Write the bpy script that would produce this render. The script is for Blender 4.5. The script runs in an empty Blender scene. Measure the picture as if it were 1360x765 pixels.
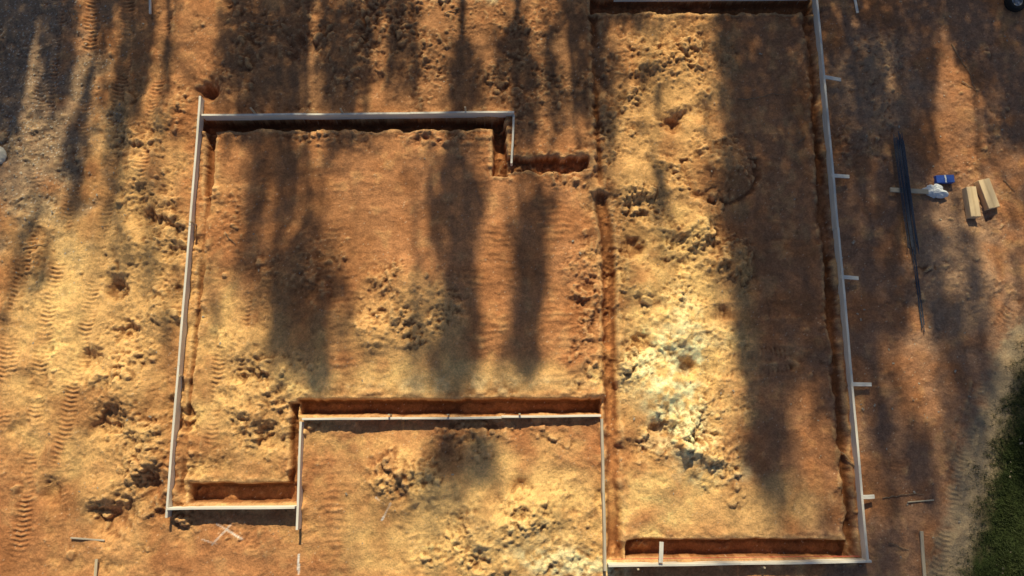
import bpy, bmesh, math, numpy as np
from mathutils import Vector, Matrix
rng=np.random.default_rng(7)
sc=bpy.context.scene
sc.view_settings.view_transform='Standard'; sc.view_settings.look='None'; sc.view_settings.exposure=0
# ---------------- camera ----------------
F=919.0; HC=18.4; TH=math.radians(11.3); CT,ST=math.cos(TH),math.sin(TH)
cd=bpy.data.cameras.new("camera"); cam=bpy.data.objects.new("camera",cd); sc.collection.objects.link(cam)
cam.location=(0,0,HC); cam.rotation_euler=(TH,0,0); cd.sensor_width=36; cd.lens=36*F/1360; cd.clip_end=2000
sc.camera=cam
def P(u,v,z=0.0):
    dx=(u-680)/F; dy=(382.5-v)/F
    d=(dx,dy*CT+ST,dy*ST-CT); t=(z-HC)/d[2]
    return (d[0]*t,d[1]*t,z)
def UV(x,y):
    dep=np.maximum(y*ST+HC*CT,3.0); up=y*CT-HC*ST
    return 680+F*x/dep, 382.5-F*up/dep
# ---------------- light ----------------
EL=math.radians(37); SX=0.04
dvec=Vector((SX,-1,-math.tan(EL)*math.sqrt(1+SX*SX))).normalized()
sl=bpy.data.lights.new("sun","SUN"); sl.energy=5.0; sl.angle=math.radians(0.8); sl.color=(1.0,0.86,0.54)
so=bpy.data.objects.new("sun",sl); sc.collection.objects.link(so); so.rotation_euler=dvec.to_track_quat('-Z','Y').to_euler(); so.location=(0,30,30)
w=bpy.data.worlds.new("World"); sc.world=w; w.use_nodes=True
nt=w.node_tree; bg=nt.nodes["Background"]; sky=nt.nodes.new("ShaderNodeTexSky"); sky.sky_type='NISHITA'; sky.sun_disc=False
sky.sun_elevation=EL; sky.sun_rotation=-math.atan(SX); nt.links.new(sky.outputs[0],bg.inputs[0]); bg.inputs[1].default_value=0.06
# ---------------- noise ----------------
def vnoise(x,y,seed):
    r=np.random.default_rng(seed); T=r.random((256,256))
    x=np.asarray(x,dtype=np.float64)+seed*3.7; y=np.asarray(y,dtype=np.float64)+seed*1.3
    xi=np.floor(x).astype(np.int64); yi=np.floor(y).astype(np.int64); fx=x-xi; fy=y-yi
    fx=fx*fx*(3-2*fx); fy=fy*fy*(3-2*fy); x0=xi&255; x1=(xi+1)&255; y0=yi&255; y1=(yi+1)&255
    return ((T[y0,x0]*(1-fx)+T[y0,x1]*fx)*(1-fy)+(T[y1,x0]*(1-fx)+T[y1,x1]*fx)*fy)*2-1
def fbm(x,y,seed,o=4,g=0.5):
    a=1;s=0;n=0
    for i in range(o):
        c_,s_=math.cos(.6*i),math.sin(.6*i)
        s=s+a*vnoise((x*c_-y*s_)*2**i*1.03,(x*s_+y*c_)*2**i,seed+i*11); n+=a; a*=g
    return s/n
def ridged(x,y,seed,o=3):
    a=1;s=0;n=0
    for i in range(o):
        c_,s_=math.cos(.8*i+.3),math.sin(.8*i+.3)
        s=s+a*(1-2*np.abs(vnoise((x*c_-y*s_)*2**i,(x*s_+y*c_)*2**i,seed+i*7))); n+=a; a*=.6
    return s/n
def sst(a,b,x):
    t=np.clip((x-a)/(b-a),0,1); return t*t*(3-2*t)
# ---------------- terrain ----------------
STEP=0.026
def axis(lo,hi):
    fine=np.arange(lo,hi,STEP); ext=[];d=STEP;p=0
    while p<420: d=min(d*1.22,60); p+=d; ext.append(p)
    ext=np.array(ext); return np.concatenate([fine[0]-ext[::-1],fine,fine[-1]+ext]),len(ext),len(fine)
xs,xo,nxf=axis(-16.0,16.0); ys,yo,nyf=axis(-4.6,13.3)
X,Y=np.meshgrid(xs,ys); U,V=UV(X,Y)
infine=(np.abs(X)<17)&(Y>-6)&(Y<14.5)
far=sst(18,60,np.hypot(X,Y-4))
n_lo=fbm(X*0.35,Y*0.35,1,3); n_md=fbm(X*1.6,Y*1.6,5,4); n_hi=fbm(X*7,Y*7,9,3); n_w=fbm(X*3.0,Y*3.0,21,3)
H=0.10*n_lo*(1-far)+0.06*n_md+0.014*n_hi+.02*n_w
H=H+far*0.5*fbm(X*0.02,Y*0.02,33,3)
def ell(u,v,ru,rv,w=1,soft=1.0,nz=0.5):
    d=np.sqrt(((U-u)/ru)**2+((V-v)/rv)**2)+nz*n_md+.25*n_w
    return w*(1-sst(1-0.5*soft,1+0.5*soft,d))
R=np.zeros_like(H)
for e in [(875,110,80,120,.85),(890,300,85,150,.95),(900,500,85,130,1.2),(790,430,35,170,.7),(975,345,40,45,1.1),(950,230,60,60,.65),
          (540,405,70,50,.8),(400,365,75,60,.65),(340,470,70,90,.75),(350,570,60,60,.75),(200,350,60,240,.85),(180,560,75,160,.9),(235,640,50,65,.7),
          (535,625,60,50,.65),(665,700,75,45,.8),(600,600,50,40,.45),(760,650,40,90,.45),(500,183,180,12,.8),(340,80,80,80,.7),(520,60,140,70,.8),(690,110,90,90,.7),(640,20,120,40,.7),
          (1160,90,60,70,.45),(1140,180,45,50,.5),(1265,380,70,80,.4),(60,120,110,160,.4),(40,420,60,260,.35),(825,235,60,45,1.1),(770,225,40,30,1.0),(720,215,80,14,.7),(300,400,35,200,.4),(1300,200,60,140,.35),
          (700,738,120,30,.85),(200,180,70,90,.7),(460,575,70,20,.4),(620,575,120,12,.6),(800,120,25,120,.8),(960,560,40,120,.6),(300,700,120,30,.35)]:
    R=np.maximum(R,ell(*e))
R=R*np.clip(.8+1.2*fbm(X*1.1,Y*1.1,51,3),.08,1.4)
def mound(u,v,r,h,p=2.0):
    global H
    c=P(u,v); d=np.hypot(X-c[0],Y-c[1])/r+0.3*n_w+0.35*n_md
    H+=h*np.exp(-np.abs(d)**p*1.2)
for m in [(545,385,1.0,.36),(500,445,.6,.24),(400,355,1.0,.32),(430,420,.7,.26),(955,225,.75,.42),(975,345,.55,.36),(340,540,.7,.22),(530,635,.8,.32),(590,650,.6,.22),
          (650,705,.9,.32),(720,680,.6,.22),(1160,85,.7,.2),(1140,185,.5,.2),(1270,370,1.0,.2),(1290,150,.9,.18),(870,90,.6,.28),(840,240,.5,.28),
          (900,440,.7,.40),(880,520,.7,.36),(920,590,.7,.40),(860,380,.5,.30),(930,300,.5,.30),(180,330,.7,.24),(160,520,.8,.26),(200,600,.6,.26),(215,420,.4,.22),
          (130,660,.5,.18),(880,640,.5,.14),(310,60,.6,.2),(470,70,.8,.24),(760,90,.7,.16),(330,460,.5,.22),(375,500,.4,.2),(560,50,.7,.22),(650,90,.6,.18),(190,230,.5,.2),(220,150,.5,.2)]:
    mound(*m)
for m in [(895,163,.36,-.36,3),(278,122,.30,-.42,3),(935,150,.4,-.14,3),(155,385,.3,-.25,3),(145,560,.45,-.25,3),(930,575,.4,-.28,3),(150,690,.5,-.34,3),(65,655,.35,-.18,3),(205,645,.35,-.24,3),(850,455,.3,-.26,3),
          (120,480,.3,-.2,3),(240,560,.3,-.15,3),(355,580,.3,-.2,3),(830,600,.3,-.15,3),(960,420,.3,-.15,3),(600,600,.4,-.12,3),(690,650,.3,-.18,3),(170,440,.3,-.2,3),(195,290,.3,-.2,3),(500,110,.5,-.14,3),(400,60,.5,-.14,3),(840,330,.3,-.24,3),(910,490,.25,-.22,3),(870,570,.25,-.22,3)]:
    mound(*m)
c=P(955,225); d=np.hypot(X-c[0],Y-c[1]); H+= -0.12*np.exp(-((d-1.0+0.1*n_w)/0.12)**2)*(Y<c[1]+.3)
H+= R*(0.20*ridged(X*1.6,Y*1.6,61,6)-.04)+R*.03*ridged(X*7,Y*7,67,3)
def segd(pts):
    D=np.full_like(H,1e9)
    w=[P(*p) for p in pts]
    for a,b in zip(w[:-1],w[1:]):
        dx,dy=b[0]-a[0],b[1]-a[1]; L=dx*dx+dy*dy
        t=np.clip(((X-a[0])*dx+(Y-a[1])*dy)/L,0,1)
        D=np.minimum(D,np.hypot(X-a[0]-t*dx,Y-a[1]-t*dy))
    return D
def boxd(pts,ext):
    a,b=[np.array(P(*p)[:2]) for p in pts]; L=np.linalg.norm(b-a); t_=(b-a)/L
    s=(X-a[0])*t_[0]+(Y-a[1])*t_[1]; l=np.abs((X-a[0])*-t_[1]+(Y-a[1])*t_[0])
    return np.maximum(l,np.maximum(-s,s-L)+ext)
TR=np.zeros_like(H); n_f=fbm(X*.9,Y*.9,58,3); LIP=np.zeros_like(H)
for pts,hw,dp,ir,fill in [([(266,165),(670,163)],.17,.50,.06,0),([(279,170),(277,260)],.10,.3,.05,0),([(277,260),(240,655)],.05,.13,.07,.8),([(664,168),(664,232)],.18,.46,.04,0),([(658,219),(784,217)],.20,.34,.10,.3),
                  ([(789,22),(797,250)],.09,.17,.09,.8),([(799,262),(808,340),(811,560)],.16,.28,.06,.4),([(811,560),(816,740)],.16,.24,.06,.4),
                  ([(397,541),(798,540)],.19,.44,.035,0),([(391,536),(389,668)],.10,.32,.05,.2),([(252,655),(391,655)],.23,.40,.03,0),
                  ([(1073,12),(1132,738)],.09,.22,.08,.5),([(832,729),(1130,729)],.20,.42,.035,0),([(786,6),(1078,6)],.24,.4,.05,0)]:
    D=(boxd(pts,hw) if len(pts)==2 else segd(pts))+ir*n_w+ir*1.2*n_md+.012*n_hi
    dpe=dp*np.clip(1-fill*(.35+1.6*n_f),0.05,1.1)
    sl2=.045 if hw not in (.16,.09) else .09
    TR=np.maximum(TR,dpe*(1-sst(hw-sl2,hw+sl2,D)))
    H+=0.06*np.exp(-((D-hw-.16)/.09)**2)*np.clip(0.3+1.5*n_w,-.3,1)
    R=np.maximum(R,0.5*np.exp(-((D-hw-.06)/.14)**2)*np.clip(.5+n_md*1.5,0,1))
# clods
H0=H.copy()
tint=np.ones_like(H)
fx0,fy0=xs[xo],ys[yo]
N=300000
cx=rng.uniform(-15.9,15.9,N); cy=rng.uniform(-4.5,13.2,N)
ix=((cx-fx0)/STEP).astype(int)+xo; iy=((cy-fy0)/STEP).astype(int)+yo
rr=R[iy,ix]+.05
keep=rng.random(N)<np.clip(rr,0,1.3)**1.5*0.24
cx,cy,ix,iy,rr=cx[keep],cy[keep],ix[keep],iy[keep],rr[keep]
rad=np.clip(np.exp(rng.normal(-3.62,.64,len(cx)))*(0.65+.72*rr),.02,.21)
order=np.argsort(-rad)
ang=rng.uniform(0,math.pi,len(cx)); el_=rng.uniform(.45,1,len(cx)); kk=rng.uniform(.2,.8,len(cx)); sxl=rng.uniform(-.9,.9,len(cx)); syl=rng.uniform(-.9,.9,len(cx)); tn=rng.uniform(.88,1.12,len(cx)); pw=rng.uniform(1.1,2.2,len(cx))
for k in order:
    r=rad[k]; n=int(r/STEP)+1; i0,j0=iy[k],ix[k]
    sl_=(slice(max(i0-n,0),i0+n+1),slice(max(j0-n,0),j0+n+1))
    dx=X[sl_]-cx[k]; dy=Y[sl_]-cy[k]; ca,sa=math.cos(ang[k]),math.sin(ang[k])
    a=(dx*ca+dy*sa)/r; b=(-dx*sa+dy*ca)/(r*el_[k])
    q=1-(np.abs(a)**pw[k]+np.abs(b)**pw[k])+.9*n_hi[sl_]+.5*n_w[sl_]
    m=q>0
    z=H[i0,j0]+r*kk[k]*np.sqrt(np.minimum(np.maximum(q,0),.55))*1.0+(sxl[k]*a+syl[k]*b)*r*.38-.2*r*kk[k]
    h=H[sl_]; win=m&(z>h)
    h[win]=z[win]; tint[sl_][win]=tn[k]
# settle the loose soil slightly so clods merge with the dirt between them
Hs=H.copy()
Hs[1:-1,1:-1]=(H[:-2,1:-1]+H[2:,1:-1]+H[1:-1,:-2]+H[1:-1,2:]+2*H[1:-1,1:-1])/6
pale_glare=ell(900,510,80,120,1)  # pale sand area that also gets painted glare; clods stay sharper here
H=H*(.45+.4*np.clip(pale_glare,0,1))+Hs*(.55-.4*np.clip(pale_glare,0,1))
H+= (0.007+0.018*R)*fbm(X*15,Y*15,41,2)*(1-far)
wob=1+0.3*n_md+.2*n_w
tin=sst(.05,.2,TR)
H=H*(1-.6*tin)+.6*tin*H0-TR*wob
def track(pts,hw,amp,per=.12,chev=.25,rut=.015,wav=.035,flat=.7,lo=.4):
    global H
    w=[P(*p) for p in pts]; s0=0
    best=np.full_like(H,1e9); S=np.zeros_like(H); L=np.zeros_like(H)
    for a,b in zip(w[:-1],w[1:]):
        dx,dy=b[0]-a[0],b[1]-a[1]; ln=math.hypot(dx,dy)
        t=((X-a[0])*dx+(Y-a[1])*dy)/ln**2; tc=np.clip(t,0,1)
        d=np.hypot(X-a[0]-tc*dx,Y-a[1]-tc*dy); lat=((X-a[0])*-dy+(Y-a[1])*dx)/ln
        m=d<best; best[m]=d[m]; S[m]=(s0+tc*ln)[m]; L[m]=lat[m]; s0+=ln
    mask=(1-sst(hw-.07,hw+.06,best+.07*n_w))*np.clip(lo+.15+0.6*n_lo+1.2*n_md,lo*.5,1)*(1-tin)
    ph=(S+chev*np.abs(L)+wav*n_md+.012*n_w)/per
    rib=np.abs((ph%1)-.5)*2; rib=sst(.15,.85,rib)
    H=H*(1-mask*flat)+mask*flat*(H0-.02)
    H+= mask*(amp*np.clip(.9+1.8*n_w+.8*n_md,.1,1.5)*(rib-.6)-rut)
    H+= .025*np.exp(-((best-hw-.06)/.05)**2)*np.clip(.3+n_w*1.3,0,1)*(flat>.3)
for t in [([(172,-20),(155,180),(118,420),(80,600),(70,790)],.22,.025),([(128,-20),(105,200),(62,430),(40,600),(18,790)],.22,.028),([(60,60),(38,300),(-10,600)],.2,.022),
          ([(225,-10),(205,150),(170,330)],.2,.02),([(85,-20),(60,200),(20,480),(0,620)],.13,.02),
          ([(1345,400),(1310,470),(1290,560),(1262,660),(1240,790)],.2,.017),([(1200,540),(1190,640),(1195,790)],.18,.012),([(935,452),(965,466),(1045,472)],.2,.034),([(935,492),(990,498),(1050,488)],.12,.026),([(950,415),(1060,410)],.2,.02),
          ([(300,395),(285,540),(275,620)],.17,.024),([(330,395),(318,520)],.12,.022),([(330,700),(350,770)],.16,.014)]:
    track(*t)
for t in [([(620,540),(640,360),(640,185)],.9,.011,.21,0,0,.16,0),([(480,540),(470,360),(465,190)],.8,.011,.20,0,0,.16,0),([(330,190),(340,340)],.6,.011,.2,0,0,.16,0),([(735,250),(740,520)],.5,.011,.19,0,0,.16,0),
          ([(1030,60),(1050,400),(1060,690)],.5,.009,.2,0,0,.16,0),([(440,600),(445,770)],.5,.013,.17,0,0,.16,0),([(560,700),(565,770)],.6,.012,.17,0,0,.16,0),([(720,30),(740,190)],.4,.010,.2,0,0,.16,0),([(1160,250),(1180,560)],.4,.008,.2,0,0,.16,0)]:
    track(*t)
def gh(x,y):
    j=int(np.searchsorted(xs,x)); i=int(np.searchsorted(ys,y)); return float(H[min(i,len(ys)-1),min(j,len(xs)-1)])
# ---- colours
def C(a): return np.array(a,dtype=np.float64)
col=np.ones(H.shape+(3,))*C((.52,.242,.110))
def mix(mask,c):
    global col
    m=np.clip(mask,0,1)[...,None]; col=col*(1-m)+C(c)*m
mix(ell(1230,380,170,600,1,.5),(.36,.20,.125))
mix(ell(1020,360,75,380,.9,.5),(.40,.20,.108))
mix(ell(560,300,220,120,.6,.6),(.49,.235,.118))
mix(sst(.0,.45,n_md)*.5,(.42,.175,.074))
mix(ell(900,480,85,170,.9)+ell(640,690,200,90,.85)+ell(880,220,80,220,.5)+ell(340,520,90,120,.6)+ell(530,440,80,60,.5)+ell(160,430,110,280,.6)+ell(40,420,60,200,.4)+ell(600,505,200,25,.6)+ell(960,670,130,40,.5),(.93,.61,.26))  # pale churned soil, lightened further to put sunlit brightness into the albedo
mix(sst(.1,.6,n_w)*.3,(.80,.48,.22))
mix(sst(-.05,.5,fbm(X*.8,Y*.8,72,4))*.6,(.37,.155,.066))
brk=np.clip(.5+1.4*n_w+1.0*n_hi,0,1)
mix((ell(905,460,45,60,.9)+ell(760,748,70,20,1.2)+ell(630,-4,60,10,.8)+ell(905,560,48,55,1)+ell(940,630,60,15,.5)+ell(885,510,50,60,.9)+ell(600,510,150,12,.3)+ell(700,720,60,30,.3))*brk,(.97,.84,.50))  # broken near-white spots: pale sand with sun glare painted into its colour
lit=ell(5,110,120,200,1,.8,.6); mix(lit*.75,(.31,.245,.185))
mix(ell(420,370,80,90,.45),(.36,.17,.075))
mix(ell(980,345,40,40,.5)+ell(955,235,55,50,.4),(.37,.17,.08))
mix(ell(1265,370,60,90,.5)+ell(1150,110,60,60,.5),(.42,.30,.21))
mix(ell(520,70,300,85,.6)+ell(760,110,60,80,.45)+ell(380,110,100,50,.35),(.34,.18,.095))
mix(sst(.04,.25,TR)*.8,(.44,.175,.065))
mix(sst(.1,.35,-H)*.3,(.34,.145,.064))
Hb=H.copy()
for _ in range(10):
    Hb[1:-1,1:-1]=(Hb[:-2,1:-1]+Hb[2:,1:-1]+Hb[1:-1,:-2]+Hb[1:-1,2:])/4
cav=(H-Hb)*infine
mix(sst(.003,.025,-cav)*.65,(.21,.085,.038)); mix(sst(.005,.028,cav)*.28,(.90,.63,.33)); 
col*=tint[...,None]
col*=(1+.18*fbm(X*20,Y*20,77,2)+.14*n_hi+.14*n_lo)[...,None]
sp=rng.random(H.shape); mix((sp>.996)*infine*.6,(.75,.6,.44)); mix((sp<.02*np.clip(lit,0,1))*infine*.8,(.72,.70,.66)); mix(((sp>.5)&(sp<.5+.06*np.clip(lit,0,1)))*infine*.6,(.08,.06,.05))
def paint(a,b,wd,st):
    D=segd([a,b]); mix((D<wd)*(st*np.clip(.75+n_w*1.2,0,1)),(.85,.83,.82))
paint((288,696),(322,716),.024,.7); paint((283,723),(306,697),.024,.7); paint((268,716),(290,722),.018,.4); paint((508,690),(520,668),.026,.8); paint((396,738),(396,762),.03,.9); paint((500,660),(512,669),.02,.6)
# grass
GX=[-400,300,420,480,600,700,765,900,1500]; GY=[2600,1560,1372,1332,1296,1272,1250,1205,1000]
GE=np.interp(V.ravel(),GX,GY).reshape(V.shape)
gd=U-GE+16*n_w+12*n_hi+10*n_md
mix(sst(-34,-2,gd)*.65,(.33,.30,.215)); mix(sst(6,50,gd),(.034,.048,.017)); 
mix(far,(.16,.13,.08))
col=np.clip(col,.01,.97)
ny,nx=H.shape; nv=nx*ny
me=bpy.data.meshes.new("ground"); me.vertices.add(nv)
me.vertices.foreach_set("co",np.stack([X,Y,H],-1).astype(np.float32).ravel())
idx=np.arange(nv).reshape(ny,nx); q=np.stack([idx[:-1,:-1],idx[:-1,1:],idx[1:,1:],idx[1:,:-1]],-1).reshape(-1,4)
me.loops.add(q.size); me.polygons.add(len(q)); me.loops.foreach_set("vertex_index",q.ravel().astype(np.int32))
me.polygons.foreach_set("loop_start",np.arange(0,q.size,4,dtype=np.int32)); me.polygons.foreach_set("loop_total",np.full(len(q),4,dtype=np.int32))
me.polygons.foreach_set("use_smooth",np.ones(len(q),dtype=bool)); me.update(calc_edges=True)
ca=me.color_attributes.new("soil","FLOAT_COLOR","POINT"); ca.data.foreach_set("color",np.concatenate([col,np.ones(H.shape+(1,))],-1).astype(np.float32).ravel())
ground=bpy.data.objects.new("ground",me); sc.collection.objects.link(ground); ground["kind"]="structure"
# ---------------- materials ----------------
def newmat(n):
    m=bpy.data.materials.new(n); m.use_nodes=True; return m,m.node_tree,m.node_tree.nodes["Principled BSDF"]
m,t,b=newmat("soil"); b.inputs["Roughness"].default_value=.95; b.inputs["Specular IOR Level"].default_value=.08
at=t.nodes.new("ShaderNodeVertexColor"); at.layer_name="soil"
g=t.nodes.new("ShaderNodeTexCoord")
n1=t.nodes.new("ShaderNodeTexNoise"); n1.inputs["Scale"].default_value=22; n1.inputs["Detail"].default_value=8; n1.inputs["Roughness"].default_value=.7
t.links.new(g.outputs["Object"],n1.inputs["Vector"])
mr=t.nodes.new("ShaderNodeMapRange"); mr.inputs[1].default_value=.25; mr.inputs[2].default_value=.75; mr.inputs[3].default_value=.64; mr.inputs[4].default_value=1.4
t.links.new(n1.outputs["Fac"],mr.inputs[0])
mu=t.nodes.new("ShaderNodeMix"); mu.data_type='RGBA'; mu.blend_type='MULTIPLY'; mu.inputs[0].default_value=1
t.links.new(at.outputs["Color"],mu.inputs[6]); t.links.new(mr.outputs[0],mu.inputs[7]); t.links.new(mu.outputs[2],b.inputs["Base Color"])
bp=t.nodes.new("ShaderNodeBump"); bp.inputs["Strength"].default_value=1; bp.inputs["Distance"].default_value=.03
t.links.new(n1.outputs["Fac"],bp.inputs["Height"]); t.links.new(bp.outputs[0],b.inputs["Normal"])
me.materials.append(m)
def simple(name,c1,c2,scale=(8,8,8),rough=.8,metal=0,bump=.3,spec=.3):
    m,t,b=newmat(name); b.inputs["Roughness"].default_value=rough; b.inputs["Metallic"].default_value=metal; b.inputs["Specular IOR Level"].default_value=spec
    tc=t.nodes.new("ShaderNodeTexCoord"); mp=t.nodes.new("ShaderNodeMapping"); mp.inputs["Scale"].default_value=scale
    n=t.nodes.new("ShaderNodeTexNoise"); n.inputs["Scale"].default_value=1; n.inputs["Detail"].default_value=6; n.inputs["Roughness"].default_value=.65
    r=t.nodes.new("ShaderNodeValToRGB"); r.color_ramp.elements[0].position=.3; r.color_ramp.elements[1].position=.7
    r.color_ramp.elements[0].color=(*c1,1); r.color_ramp.elements[1].color=(*c2,1)
    t.links.new(tc.outputs["Object"],mp.inputs[0]); t.links.new(mp.outputs[0],n.inputs["Vector"]); t.links.new(n.outputs["Fac"],r.inputs[0]); t.links.new(r.outputs[0],b.inputs["Base Color"])
    bb=t.nodes.new("ShaderNodeBump"); bb.inputs["Strength"].default_value=bump; bb.inputs["Distance"].default_value=.004; t.links.new(n.outputs["Fac"],bb.inputs["Height"]); t.links.new(bb.outputs[0],b.inputs["Normal"])
    return m
M_board=simple("weathered_board_wood",(.62,.59,.54),(.92,.90,.86),(1.5,30,30))
M_bdark=simple("muddy_board_wood",(.32,.26,.20),(.66,.60,.52),(1.5,30,30))
M_stake=simple("raw_stake_wood",(.45,.37,.27),(.66,.57,.43),(3,40,40))
M_rebar=simple("rebar_steel",(.045,.055,.08),(.13,.15,.20),(20,20,20),.55,.4)
M_card=simple("cardboard",(.66,.51,.33),(.76,.60,.41),(2,2,8),.85)
M_cards=simple("cardboard_tape",(.58,.44,.28),(.64,.50,.33),(3,3,20),.5)
M_blue=simple("blue_print",(.02,.07,.42),(.06,.14,.50),(5,5,5),.5)
M_white=simple("white_plastic",(.70,.76,.85),(.88,.92,.98),(9,9,9),.45)
M_rub=simple("tyre_rubber",(.012,.012,.012),(.03,.03,.03),(20,20,20),.8)
M_rim=simple("rim_metal",(.35,.36,.38),(.55,.56,.58),(6,6,6),.35,.8)
M_rock=simple("pale_rock",(.45,.42,.38),(.7,.68,.63),(6,6,6),.9)
M_string=simple("red_string",(.7,.08,.07),(.8,.16,.12),(6,6,6),.7)
M_bark=simple("bark",(.06,.04,.03),(.16,.11,.08),(8,8,2),.95)
M_leaf=simple("leaf_green",(.04,.07,.02),(.10,.13,.04),(3,3,3),.6)
M_twig=simple("dry_twig",(.16,.10,.06),(.42,.32,.22),(20,20,20),.9)
M_grass=simple("grass_blade",(.022,.040,.012),(.075,.095,.034),(2.5,2.5,2.5),.7)
M_litter=simple("dry_leaf",(.16,.11,.07),(.62,.56,.48),(14,14,14),.9)
# ---------------- object helpers ----------------
def link(me_,name,mat=None,parent=None,label=None,cat=None,group=None):
    o=bpy.data.objects.new(name,me_); sc.collection.objects.link(o)
    if mat and not me_.materials: me_.materials.append(mat)
    if parent is not None: o.parent=parent
    if label: o["label"]=label
    if cat: o["category"]=cat
    if group: o["group"]=group
    return o
def plank_mesh(L,h,th,name,warp=.01,tip=False,seed=0):
    r=np.random.default_rng(seed); bm=bmesh.new(); n=max(2,int(L/.3)); c=.004; rings=[]
    for i in range(n+1):
        s=i/n; x=s*L; oy=warp*math.sin(s*3.1+seed)*math.sin(s*math.pi)*2; oz=warp*.5*math.sin(s*5+seed*2)
        k=1.0
        if tip: k=1-0.85*max(0,(s-.82)/.18)
        hh=h/2*k; t=th/2; cz=h/2+oz
        pts=[(-t+c,-hh),(t-c,-hh),(t,-hh+c),(t,hh-c),(t-c,hh),(-t+c,hh),(-t,hh-c),(-t,-hh+c)]
        rings.append([bm.verts.new((x,oy+p[0]+r.normal(0,.0006),cz+p[1]+r.normal(0,.001))) for p in pts])
    for a,b_ in zip(rings[:-1],rings[1:]):
        for i in range(8): bm.faces.new((a[i],a[(i+1)%8],b_[(i+1)%8],b_[i]))
    bm.faces.new(rings[0][::-1]); bm.faces.new(rings[-1]); bmesh.ops.recalc_face_normals(bm,faces=bm.faces)
    m_=bpy.data.meshes.new(name); bm.to_mesh(m_); bm.free(); return m_
sd=[0]
def run(p0,p1,pieces,z0=-.04,h=.31,th=.058,label="",name="form_board",cat="form board",group="form boards around the footing trench",mat=None,tilt=0):
    a=Vector(P(*p0)); b_=Vector(P(*p1)); D=b_-a; L=D.length; d=D/L
    for i in range(pieces):
        sd[0]+=1; l=L/pieces-.004; me_=plank_mesh(l,h,th,name,.004,False,sd[0])
        o=link(me_,name,mat or M_board,label=label,cat=cat,group=group)
        st=a+d*(i*L/pieces+.003); side=Vector((-d.y,d.x,0))*rng.normal(0,.004)
        o.location=(st.x+side.x,st.y+side.y,z0+rng.normal(0,.004)); o.rotation_euler=(tilt+rng.normal(0,.01),0,math.atan2(d.y,d.x)+rng.normal(0,.0008))
LB="long weathered wooden form board standing on edge beside the trench"
run((270,133),(227,686),3,label=LB,tilt=-.05)
run((273,158),(683,154),3,label=LB,tilt=.03)
run((682,156),(679,220),1,h=.22,label="short wooden form board closing the trench corner")
run((404,557),(797,553),3,z0=-.1,label=LB,tilt=-.03)
run((403,560),(398,702),1,z0=-.06,label="short wooden form board standing at the trench step")
run((798,556),(802,756),2,z0=-.04,h=.28,th=.07,label="narrow muddy weathered form board along the trench",mat=M_bdark)
run((229,674),(396,672),1,z0=-.02,label="short pale form board closing the end of the trench")
run((806,749),(1150,743),2,z0=-.02,label=LB)
run((1075,-60),(1147,742),4,label=LB,tilt=.06)
run((815,0),(1073,-2),2,label=LB)
def flat(p0,p1,wd,th,z0,z1,mat,name,label,cat,group=None,tip=False):
    a=Vector(P(*p0)); b_=Vector(P(*p1)); D=b_-a; L=D.length; sd[0]+=1
    me_=plank_mesh(L,wd,th,name,.004,tip,sd[0])
    me_.transform(Matrix.Translation((0,0,-wd/2))); me_.transform(Matrix.Rotation(math.pi/2,4,'X'))
    o=link(me_,name,mat,label=label,cat=cat,group=group)
    if z0 is None: z0=gh(a.x,a.y)+th/2+.03
    if z1 is None: z1=gh(b_.x,b_.y)+th/2+.03
    o.location=(a.x,a.y,z0); o.rotation_euler=(0,-math.atan2(z1-z0,L),math.atan2(D.y,D.x)); return o
GB="brace stakes along the long form board"
for (x0,y0),(x1,y1) in [((1079,2),(1102,1)),((1088,107),(1114,109)),((1099,237),(1125,237)),((1111,370),(1137,371)),((1124,511),(1154,511)),((1139,659),(1158,659))]:
    flat((x0,y0),(x1,y1),.10,.04,.23,.13,M_board,"brace_stake","short wooden brace stake butted against the form board","brace stake",GB)
def vstake(u,v,h,wd=.05,label="wooden stake driven in behind the form board",mat=M_stake,lean=(0,0),group="stakes behind the form boards"):
    p=P(u,v); sd[0]+=1; me_=plank_mesh(h+.3,wd,.035,"wooden_stake",.002,True,sd[0]); me_.transform(Matrix.Translation((0,0,-wd/2))); me_.transform(Matrix.Rotation(math.pi/2,4,'Y')); me_.transform(Matrix.Translation((0,0,h)))
    o=link(me_,"wooden_stake",mat,label=label,cat="stake",group=group); o.location=(p[0],p[1],0); o.rotation_euler=(lean[0],lean[1],rng.uniform(-.1,.1))
for u,v in [(457,153),(619,151),(519,551),(596,551),(690,550),(845,753),(1010,751),(340,152),(262,300),(245,500)]:
    vstake(u,v,.42 if v<400 else .3)
flat((875,717),(874,744),.10,.04,.32,.32,M_board,"spacer_board","short pale board laid across the trench onto the form","spacer board")
flat((130,742),(127,790),.07,.04,None,None,M_stake,"loose_stake","pale wooden stake lying on the churned soil","stake")
flat((1222,705),(1226,768),.08,.04,None,None,M_stake,"loose_plank","pale narrow plank lying on smooth brown soil","plank")
flat((201,-12),(202,21),.06,.04,.1,.1,M_board,"loose_stake","thin white stake lying on rutted dark soil","stake")
flat((1134,-6),(1138,18),.07,.04,None,None,M_board,"loose_stake","pale stake lying beyond the form board corner","stake")
flat((1179,254),(1229,257),.13,.045,.13,.13,M_stake,"timber_dunnage","short timber laid under the rebar bundle","timber")
flat((95,714),(138,718),.04,.03,None,None,M_bdark,"loose_stake","thin wooden stick lying on shadowed soil","stake")
flat((1206,667),(1240,664),.03,.025,None,None,M_stake,"loose_stake","thin stick with pinkish tint lying on the soil","stake")
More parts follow.
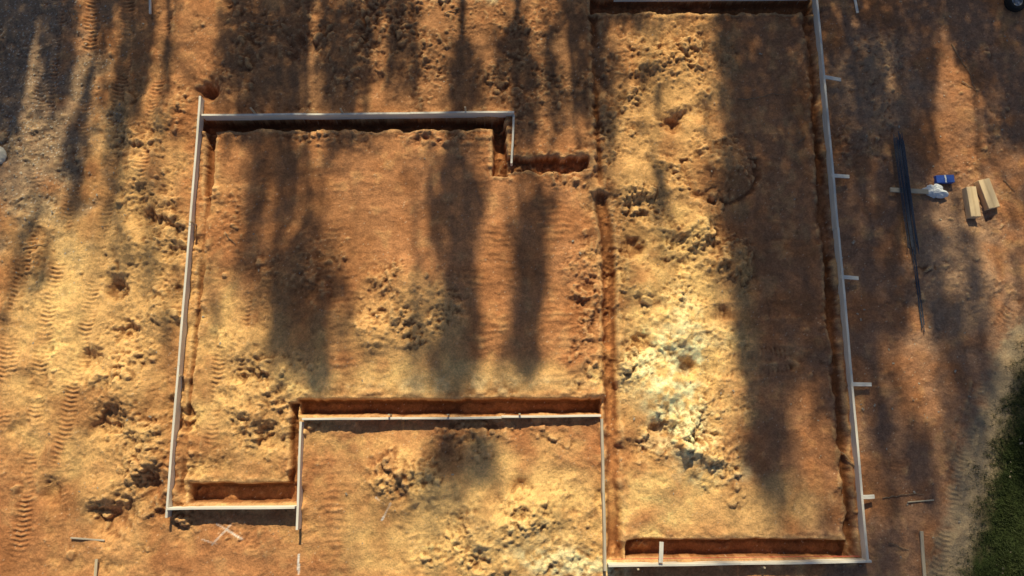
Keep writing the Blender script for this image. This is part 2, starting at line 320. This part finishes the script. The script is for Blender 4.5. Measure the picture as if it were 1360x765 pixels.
def tube(pts,rad,name,mat,sides=6,**k):
    bm=bmesh.new(); rings=[]
    for i,p in enumerate(pts):
        p=Vector(p); a=Vector(pts[max(i-1,0)]); b_=Vector(pts[min(i+1,len(pts)-1)]); d=(b_-a).normalized()
        up=Vector((0,0,1)) if abs(d.z)<.9 else Vector((1,0,0)); s=d.cross(up).normalized(); n_=s.cross(d)
        r=rad[i] if hasattr(rad,'__len__') else rad
        rings.append([bm.verts.new(p+(s*math.cos(a2)+n_*math.sin(a2))*r) for a2 in [2*math.pi*j/sides for j in range(sides)]])
    for a,b_ in zip(rings[:-1],rings[1:]):
        for j in range(sides): bm.faces.new((a[j],a[(j+1)%sides],b_[(j+1)%sides],b_[j]))
    bm.faces.new(rings[0][::-1]); bm.faces.new(rings[-1]); bmesh.ops.recalc_face_normals(bm,faces=bm.faces)
    m_=bpy.data.meshes.new(name); bm.to_mesh(m_); bm.free()
    for p in m_.polygons: p.use_smooth=True
    return link(m_,name,mat,**k)
a=P(808,742,.24); b_=P(1140,738,.24)
tube([(a[0]+(b_[0]-a[0])*s,a[1]+(b_[1]-a[1])*s,.31-.03*math.sin(s*math.pi)) for s in np.linspace(0,1,12)],.007,"string_line",M_string,label="thin red mason string stretched along the form board",cat="string line")
def rebar_mesh(L):
    pts=[];rd=[];n=int(L/.03)
    for i in range(n):
        pts.append((i*L/n,0,0)); rd.append(.009 if i%2 else .011)
    o=tube(pts,rd,"rebar",M_rebar,6); m_=o.data; bpy.data.objects.remove(o); return m_
m1=rebar_mesh(3.2); m2=rebar_mesh(5.4)
for k in range(24):
    long=k in (5,9,14,19); me_=m2 if long else m1
    o=link(me_,"rebar",label="thin dark steel rebar lying in a loose bundle" if not long else "longer dark steel rebar reaching past the bundle",cat="rebar",group="rebar bundle")
    off=(k%12-5.5)*.0235+rng.normal(0,.005); a=P(1188,187); b_=P(1212,350)
    if long: off*=.5; b_=P(1225,440)
    d=Vector((b_[0]-a[0],b_[1]-a[1],0)).normalized(); s=Vector((-d.y,d.x,0)); st=Vector(a)+s*off+d*rng.normal(0,.10)
    z=.17+(k//12)*.022
    o.location=(st.x,st.y,z+.03); o.rotation_euler=(rng.uniform(0,6),.012+rng.normal(0,.002)+(.012 if long else 0),math.atan2(d.y,d.x)+rng.normal(0,.007)-off*.04)
def carton(u,v,L,W,Hh,rot,label,mat=M_card,tape=M_cards,name="carton",grp="cartons"):
    p=P(u,v); z=gh(p[0],p[1])+.01
    root=bpy.data.objects.new(name,None); sc.collection.objects.link(root); root.location=(p[0],p[1],z); root.rotation_euler=(0,0,rot)
    root["label"]=label; root["category"]="box"
    bm=bmesh.new(); bmesh.ops.create_cube(bm,size=1); bmesh.ops.scale(bm,vec=(W,L,Hh),verts=bm.verts); bmesh.ops.translate(bm,vec=(0,0,Hh/2),verts=bm.verts)
    bmesh.ops.subdivide_edges(bm,edges=bm.edges,cuts=5,use_grid_fill=True)
    for vv in bm.verts:
        s=(1-abs(vv.co.x)/(W/2))*(1-abs(vv.co.y)/(L/2)); vv.co.z+=(.012*s if vv.co.z>Hh*.9 else 0)
        vv.co+=Vector((rng.normal(0,.0015),rng.normal(0,.0015),0))
    m_=bpy.data.meshes.new("carton_body"); bm.to_mesh(m_); bm.free(); body=link(m_,"carton_body",mat,parent=root)
    bv=body.modifiers.new("b","BEVEL"); bv.width=.006; bv.limit_method='ANGLE'
    bm=bmesh.new(); prev=None
    for i in range(9):
        y=-L/2+L*i/8; s=1-abs(y)/(L/2); zz=Hh+.004+.012*s
        r_=[bm.verts.new((-.022,y,zz)),bm.verts.new((.022,y,zz))]
        if prev: bm.faces.new((prev[0],prev[1],r_[1],r_[0]))
        prev=r_
    e=[bm.verts.new((-.022,L/2+.004,Hh*.7)),bm.verts.new((.022,L/2+.004,Hh*.7))]; bm.faces.new((prev[0],prev[1],e[1],e[0]))
    m_=bpy.data.meshes.new("tape_strip"); bm.to_mesh(m_); bm.free(); link(m_,"tape_strip",tape,parent=root)
    return root
carton(1286,271,.86,.27,.22,math.radians(2),"long narrow cardboard carton lying on brown soil")
carton(1307,260,.84,.32,.22,math.radians(13),"long cardboard carton lying askew beside another carton")
carton(1251,240,.22,.50,.12,math.radians(2),"small bright blue box beside a white bag",M_blue,M_white,"blue_box")
def blob(u,v,r,sc_,name,mat,label,cat,seed,dz=.5,sub=4,amp=.25):
    p=P(u,v); bm=bmesh.new(); bmesh.ops.create_icosphere(bm,subdivisions=sub,radius=r)
    co=np.array([list(x.co) for x in bm.verts])/r
    dn=fbm(co[:,0]*1.7+co[:,2]*1.1,co[:,1]*1.7-co[:,2]*.8,seed,3); 
    for vv,k in zip(bm.verts,dn): vv.co*=(1+amp*k); vv.co.x*=sc_[0]; vv.co.y*=sc_[1]; vv.co.z*=sc_[2]
    m_=bpy.data.meshes.new(name); bm.to_mesh(m_); bm.free()
    o=link(m_,name,mat,label=label,cat=cat); o.location=(p[0],p[1],gh(p[0],p[1])+r*sc_[2]*dz); return o
blob(1241,255,.25,(1.1,.8,.4),"plastic_bag",M_white,"crumpled white plastic bag beside the blue box","bag",67,.7,4,.7)
blob(0,208,.22,(1,1.2,.5),"pale_rock",M_rock,"rounded pale rock on littered dark ground","rock",63)
# wheel
p=P(1345,5); root=bpy.data.objects.new("wheel",None); sc.collection.objects.link(root); root.location=(p[0],p[1],gh(p[0],p[1])+.11); root.rotation_euler=(.12,.1,0)
root["label"]="black rubber tyre with grey rim on bare soil"; root["category"]="wheel"
bm=bmesh.new(); prof=[(.17,.07),(.20,.09),(.26,.095),(.295,.08),(.305,.04),(.305,-.04),(.295,-.08),(.26,-.095),(.20,-.09),(.17,-.07)]
ns=72; rings=[]
for i in range(ns):
    a_=2*math.pi*i/ns; rings.append([bm.verts.new(((r+(.008 if (i%2 and r>.29) else 0))*math.cos(a_),(r+(.008 if (i%2 and r>.29) else 0))*math.sin(a_),z)) for r,z in prof])
for i in range(ns):
    a_,b2=rings[i],rings[(i+1)%ns]
    for j in range(len(prof)): bm.faces.new((a_[j],a_[(j+1)%len(prof)],b2[(j+1)%len(prof)],b2[j]))
bmesh.ops.recalc_face_normals(bm,faces=bm.faces); m_=bpy.data.meshes.new("tyre"); bm.to_mesh(m_); bm.free(); link(m_,"tyre",M_rub,parent=root)
bm=bmesh.new(); prof=[(.172,.065),(.16,.05),(.15,.02),(.07,.015),(.06,.045),(.0,.05)]; rings=[]
ns=40
for i in range(ns):
    a_=2*math.pi*i/ns; rings.append([bm.verts.new((r*math.cos(a_),r*math.sin(a_),z-(.02 if (.05<r<.16 and i%8<3) else 0))) for r,z in prof[:-1]])
ctr=bm.verts.new((0,0,.05))
for i in range(ns):
    a_,b2=rings[i],rings[(i+1)%ns]
    for j in range(4): bm.faces.new((a_[j],a_[j+1],b2[j+1],b2[j]))
    bm.faces.new((a_[4],ctr,b2[4]))
bmesh.ops.recalc_face_normals(bm,faces=bm.faces); m_=bpy.data.meshes.new("rim"); bm.to_mesh(m_); bm.free(); link(m_,"rim",M_rim,parent=root)
def twig(px,r,label="thin dry twig lying on the bare soil"):
    pts=[]
    for i in range(len(px)-1):
        for s in np.linspace(0,1,6,endpoint=False):
            u=px[i][0]*(1-s)+px[i+1][0]*s+rng.normal(0,.5); v=px[i][1]*(1-s)+px[i+1][1]*s+rng.normal(0,.5); q_=P(u,v); pts.append((q_[0],q_[1],gh(q_[0],q_[1])+r*1.2+.01))
    tube(pts,[r*(1-.6*i/len(pts)) for i in range(len(pts))],"twig",M_twig,5,label=label,cat="twig",group="fallen twigs")
for t_ in [[(980,133),(1005,131),(1025,125),(1046,127)],[(1172,662),(1200,657),(1232,655)],[(1060,190),(1072,178)],[(1262,60),(1285,100),(1296,140)],[(1275,110),(1300,130)],[(1120,600),(1140,628)],
           [(330,30),(372,36)],[(70,60),(40,72)],[(30,330),(70,322)],[(590,20),(620,8)],[(1180,720),(1210,732)],[(1330,240),(1348,260)],[(300,310),(318,330)]]:
    twig(t_,.014)
# ---------------- scatter stuff ----------------
def scatter(name,N,fn,mat,size,label,h=False,box=(-18,18,-6,14)):
    xs_=rng.uniform(box[0],box[1],N); ys_=rng.uniform(box[2],box[3],N); u,v=UV(xs_,ys_); k=rng.random(N)<fn(u,v,xs_,ys_); xs_,ys_=xs_[k],ys_[k]; n=len(xs_)
    jj=np.clip(np.searchsorted(xs,xs_),0,len(xs)-1); ii=np.clip(np.searchsorted(ys,ys_),0,len(ys)-1); z=H[ii,jj]
    a_=rng.uniform(0,6.28,n); s=size*np.exp(rng.normal(0,.35,n))
    ax=np.stack([np.cos(a_),np.sin(a_)],-1); c=np.stack([xs_,ys_,z],-1)
    if h:
        base=.006+.004*rng.random(n); ln=s; tip=c+np.stack([rng.normal(0,.45,n)*ln,rng.normal(0,.45,n)*ln,ln],-1)
        l=c.copy(); l[:,0]-=ax[:,0]*base; l[:,1]-=ax[:,1]*base; r=c.copy(); r[:,0]+=ax[:,0]*base; r[:,1]+=ax[:,1]*base; l[:,2]-=.01; r[:,2]-=.01
        co=np.stack([l,r,tip],1).reshape(-1,3); kf=3
    else:
        co=[]
        for sx_,sy_ in ((-1,-.5),(.9,-.6),(1.1,.5),(-.7,.6)):
            q_=c.copy(); q_[:,0]+=s*(sx_*ax[:,0]-sy_*ax[:,1]); q_[:,1]+=s*(sx_*ax[:,1]+sy_*ax[:,0]); q_[:,2]+=.012+s*rng.uniform(0,.5,n); co.append(q_)
        co=np.stack(co,1).reshape(-1,3); kf=4
    m_=bpy.data.meshes.new(name); m_.vertices.add(len(co)); m_.vertices.foreach_set("co",co.astype(np.float32).ravel())
    m_.loops.add(len(co)); m_.polygons.add(n); m_.loops.foreach_set("vertex_index",np.arange(len(co),dtype=np.int32)); m_.polygons.foreach_set("loop_start",np.arange(0,len(co),kf,dtype=np.int32)); m_.polygons.foreach_set("loop_total",np.full(n,kf,dtype=np.int32)); m_.update(calc_edges=True)
    o=link(m_,name,mat,label=label,cat=name.replace("_"," ")); o["kind"]="stuff"
def fg(u,v,x,y):
    ge=np.interp(v,GX,GY); return sst(0,60,u-ge+22*fbm(x*3,y*3,21,3)+20*fbm(x*9,y*9,23,2))*np.clip(.8+.8*fbm(x*2,y*2,29,3),.2,1)
scatter("grass",330000,fg,M_grass,.055,"dark green mown lawn at the edge of the soil",True,(8,17,-6,4))
def fl(u,v,x,y): return np.clip(1-np.hypot((u-10)/200,(v-120)/260),0,1)*.9+.04*(u>1080)+.012
scatter("leaf_litter",30000,fl,M_litter,.020,"scattered dry leaves and wood chips on bare ground")
# ---------------- trees (stand beyond the dig, north) ----------------
A_="88777635788776401677 88767637787876476866 88755536787877475866 76545436776855475865 63444233674555465655 51453223675334464654 52443322675333465754 53433332676433476743 44323333787433474842 43223333788533474831 32222333688533484721 31222223578424586621 21221122355325575311 11221111222223343211 22222222222213675300 12322223222213674100 22333222223114552100 33333333322214442100 33333333333332333100".split()
B_="66548888888888 54448988888788 54447988888488 54447988888368 43447988888348 43348988887435 43348988887435 43248988887545 32247888887644 32147888887654 31047887887764 31037887874674 21036876774675 21036876776675 10036875777665 11135765777664 22234555666664 22334446666664 34444555666554".split()
G=np.array([[int(ch) for ch in (a_.ljust(20,'4')[:20]+b_.ljust(14,'7')[:14])] for a_,b_ in zip(A_,B_)],dtype=float)
ST_=[(596,165,622,515,19,3.2),(722,240,698,505,17,3.4),(760,20,770,130,12,2),(430,180,375,500,24,1.6),(366,180,322,340,9,2.5),(468,190,440,440,12,2),(1000,300,1020,700,16,2),(985,60,1000,300,10,2),
 (250,200,210,500,9,2.5),(190,0,95,500,12,3),(118,100,20,560,12,3),(60,200,0,480,8,3),(548,260,552,510,9,2.5),(575,170,580,400,7,2.5),(300,260,270,480,6,3),(740,560,735,700,8,2),
 (590,555,575,680,16,3),(630,560,640,640,12,2.5),(470,560,468,720,7,2),(870,30,880,420,6,3),(830,300,832,560,6,2.5),(940,100,945,330,7,2.5),
 (655,230,648,500,13,-4),(520,180,525,360,13,-3),(570,0,576,150,9,-4.5),(276,0,258,130,14,-4.5),(318,180,292,340,12,-2.5),(762,250,768,520,14,-4),(150,200,55,520,12,-5),(45,170,18,300,10,-6),
 (1262,110,1288,240,13,-6),(1222,430,1226,520,11,-6),(1322,290,1330,430,11,-5),(1346,430,1348,520,9,-5),(905,20,925,200,11,-4),(832,20,836,200,8,-3),(962,480,966,650,12,-4),(1165,20,1180,120,7,-3),
 (480,200,478,480,8,-2.5),(370,0,360,140,6,-3),(715,0,722,190,7,-4),(1140,560,1150,700,8,-3),(1200,250,1215,400,7,-3),(1060,430,1085,640,6,-2.5),(25,480,10,620,9,-3),(215,0,190,160,8,-5),(120,0,85,180,8,-4.5),(160,0,130,120,6,-4),(60,0,30,150,6,-3.5),
 (420,0,405,140,6,-3.5),(510,0,505,140,6,-3.5),(1020,60,1035,300,4,-1.5),(405,200,378,480,5,-2.5),(1300,250,1310,300,30,-3)]
def dens(u,v):
    x=np.clip(u/40-.5,0,32.999); y=np.clip(v/40.3-.5,0,17.999); xi=x.astype(int); yi=y.astype(int); fx=x-xi; fy=y-yi
    fx=fx*fx*(3-2*fx); fy=fy*fy*(3-2*fy)
    g_=(G[yi,xi]*(1-fx)+G[yi,xi+1]*fx)*(1-fy)+(G[yi+1,xi]*(1-fx)+G[yi+1,xi+1]*fx)*fy
    for u0,v0,u1,v1,w_,am in ST_:
        t_=(v-v0)/(v1-v0); uc=u0+(u1-u0)*t_; g_=g_+am*np.exp(-((u-uc)/w_)**2*.9)*sst(-.15,.25,t_)*(1-sst(.75,1.15,t_))
    return g_
N=620000
gx=rng.uniform(-19,19,N); gy=rng.uniform(-6.5,13.6,N)
wx=gx+.25*fbm(gx*.9,gy*.6,101,2); wy=gy+1.0*fbm(gx*1.0,gy*.5,103,2)
u,v=UV(wx,wy)
dd=dens(u,v)+2.2*fbm(gx*2.3+.12*gy,gy*.2,90,2)+2.2*fbm(gx*1.5,gy*.7,95,4)+1.2*fbm(gx*4,gy*1.6,98,2)
cov=sst(2.7,7.3,dd)*.965
AL=38*20.1; s_mean=.058; foot=(2.08*s_mean**2*.5*1.1)/math.sin(EL)
prob=-np.log(1-cov)/(foot*N/AL)
k=rng.random(N)<prob; gx,gy=gx[k],gy[k]
tan=math.tan(EL)*math.sqrt(1+SX*SX)
def lift(gx,gy,Yt):
    d=Yt-gy; return gx-SX*d, Yt, d*tan
trees_u=[(-150,250,22.5,14),(30,250,22,14),(140,120,24,13),(230,60,21.5,9),(390,300,22.5,16),(480,100,24,12),(612,300,22,14),(708,330,23,15),(775,120,21,11),(1000,300,22.5,15),(1060,300,24,16),(1150,300,22,16),(1235,350,23.5,14),(1330,300,22,13),(1480,300,22.5,16)]
tb=[]
for (uu,vv,yt,hh) in trees_u:
    g_=P(uu,vv); x_,y_,h_=lift(g_[0],g_[1],yt); tb.append((x_,yt,hh))
tx=np.array([t_[0] for t_ in tb])
yt=rng.normal(22.5,1.0,len(gx)).clip(20,25.5)
lx,ly,lz=lift(gx,gy,yt)
own=np.argmin(np.abs(lx[:,None]-tx[None,:])+rng.normal(0,.3,(len(lx),len(tx))),axis=1)
for i,(x_,y_,hh) in enumerate(tb):
    root=bpy.data.objects.new("tree",None); sc.collection.objects.link(root); root.location=(x_,y_,0); root["label"]="tall slender tree standing beside the cleared site"; root["category"]="tree"; root["group"]="trees beside the cleared site"
    sel=own==i; L=np.stack([lx[sel]-x_,ly[sel]-y_,lz[sel]],-1)
    top=min(hh,float(np.percentile(L[:,2],80))) if len(L) else hh
    pts=[(.3*math.sin(z*.35+i),.2*math.cos(z*.3+i),z) for z in np.linspace(-.3,top,18)]
    tk=tube(pts,[.20*(1-.88*j/17) for j in range(18)],"trunk",M_bark,8,parent=root)
    bm=bmesh.new(); bm.from_mesh(tk.data)
    if len(L):
        for c in L[rng.choice(len(L),min(24,len(L)),replace=False)]:
            za=max(.5,min(top,c[2])-.35*math.hypot(c[0],c[1])-.2); a_=Vector((.3*math.sin(za*.35+i),.2*math.cos(za*.3+i),za)); b2=Vector(c.tolist()); d=(b2-a_)
            if d.length<.1: continue
            dn_=d.normalized(); s=dn_.cross(Vector((0,0,1.01))).normalized(); n_=s.cross(dn_)
            r0=[bm.verts.new(a_+(s*math.cos(q)+n_*math.sin(q))*.035) for q in (0,1.57,3.14,4.71)]; r1=[bm.verts.new(b2+(s*math.cos(q)+n_*math.sin(q))*.008) for q in (0,1.57,3.14,4.71)]
            for j in range(4): bm.faces.new((r0[j],r0[(j+1)%4],r1[(j+1)%4],r1[j]))
    bm.to_mesh(tk.data); bm.free()
    n=len(L)
    if n:
        s=rng.uniform(.035,.081,n); v1=rng.normal(size=(n,3)); v1/=np.linalg.norm(v1,axis=1)[:,None]; v2=np.cross(v1,rng.normal(size=(n,3))); v2/=np.linalg.norm(v2,axis=1)[:,None]
        co=np.stack([L-v1*s[:,None]*1.3,L-v2*s[:,None]*.8,L+v1*s[:,None]*1.3,L+v2*s[:,None]*.8],1).reshape(-1,3)
        m_=bpy.data.meshes.new("crown"); m_.vertices.add(len(co)); m_.vertices.foreach_set("co",co.astype(np.float32).ravel()); m_.loops.add(len(co)); m_.polygons.add(n)
        m_.loops.foreach_set("vertex_index",np.arange(len(co),dtype=np.int32)); m_.polygons.foreach_set("loop_start",np.arange(0,len(co),4,dtype=np.int32)); m_.polygons.foreach_set("loop_total",np.full(n,4,dtype=np.int32)); m_.update(calc_edges=True)
        link(m_,"crown",M_leaf,parent=root)
print("leaves",len(gx),"clods",len(cx))
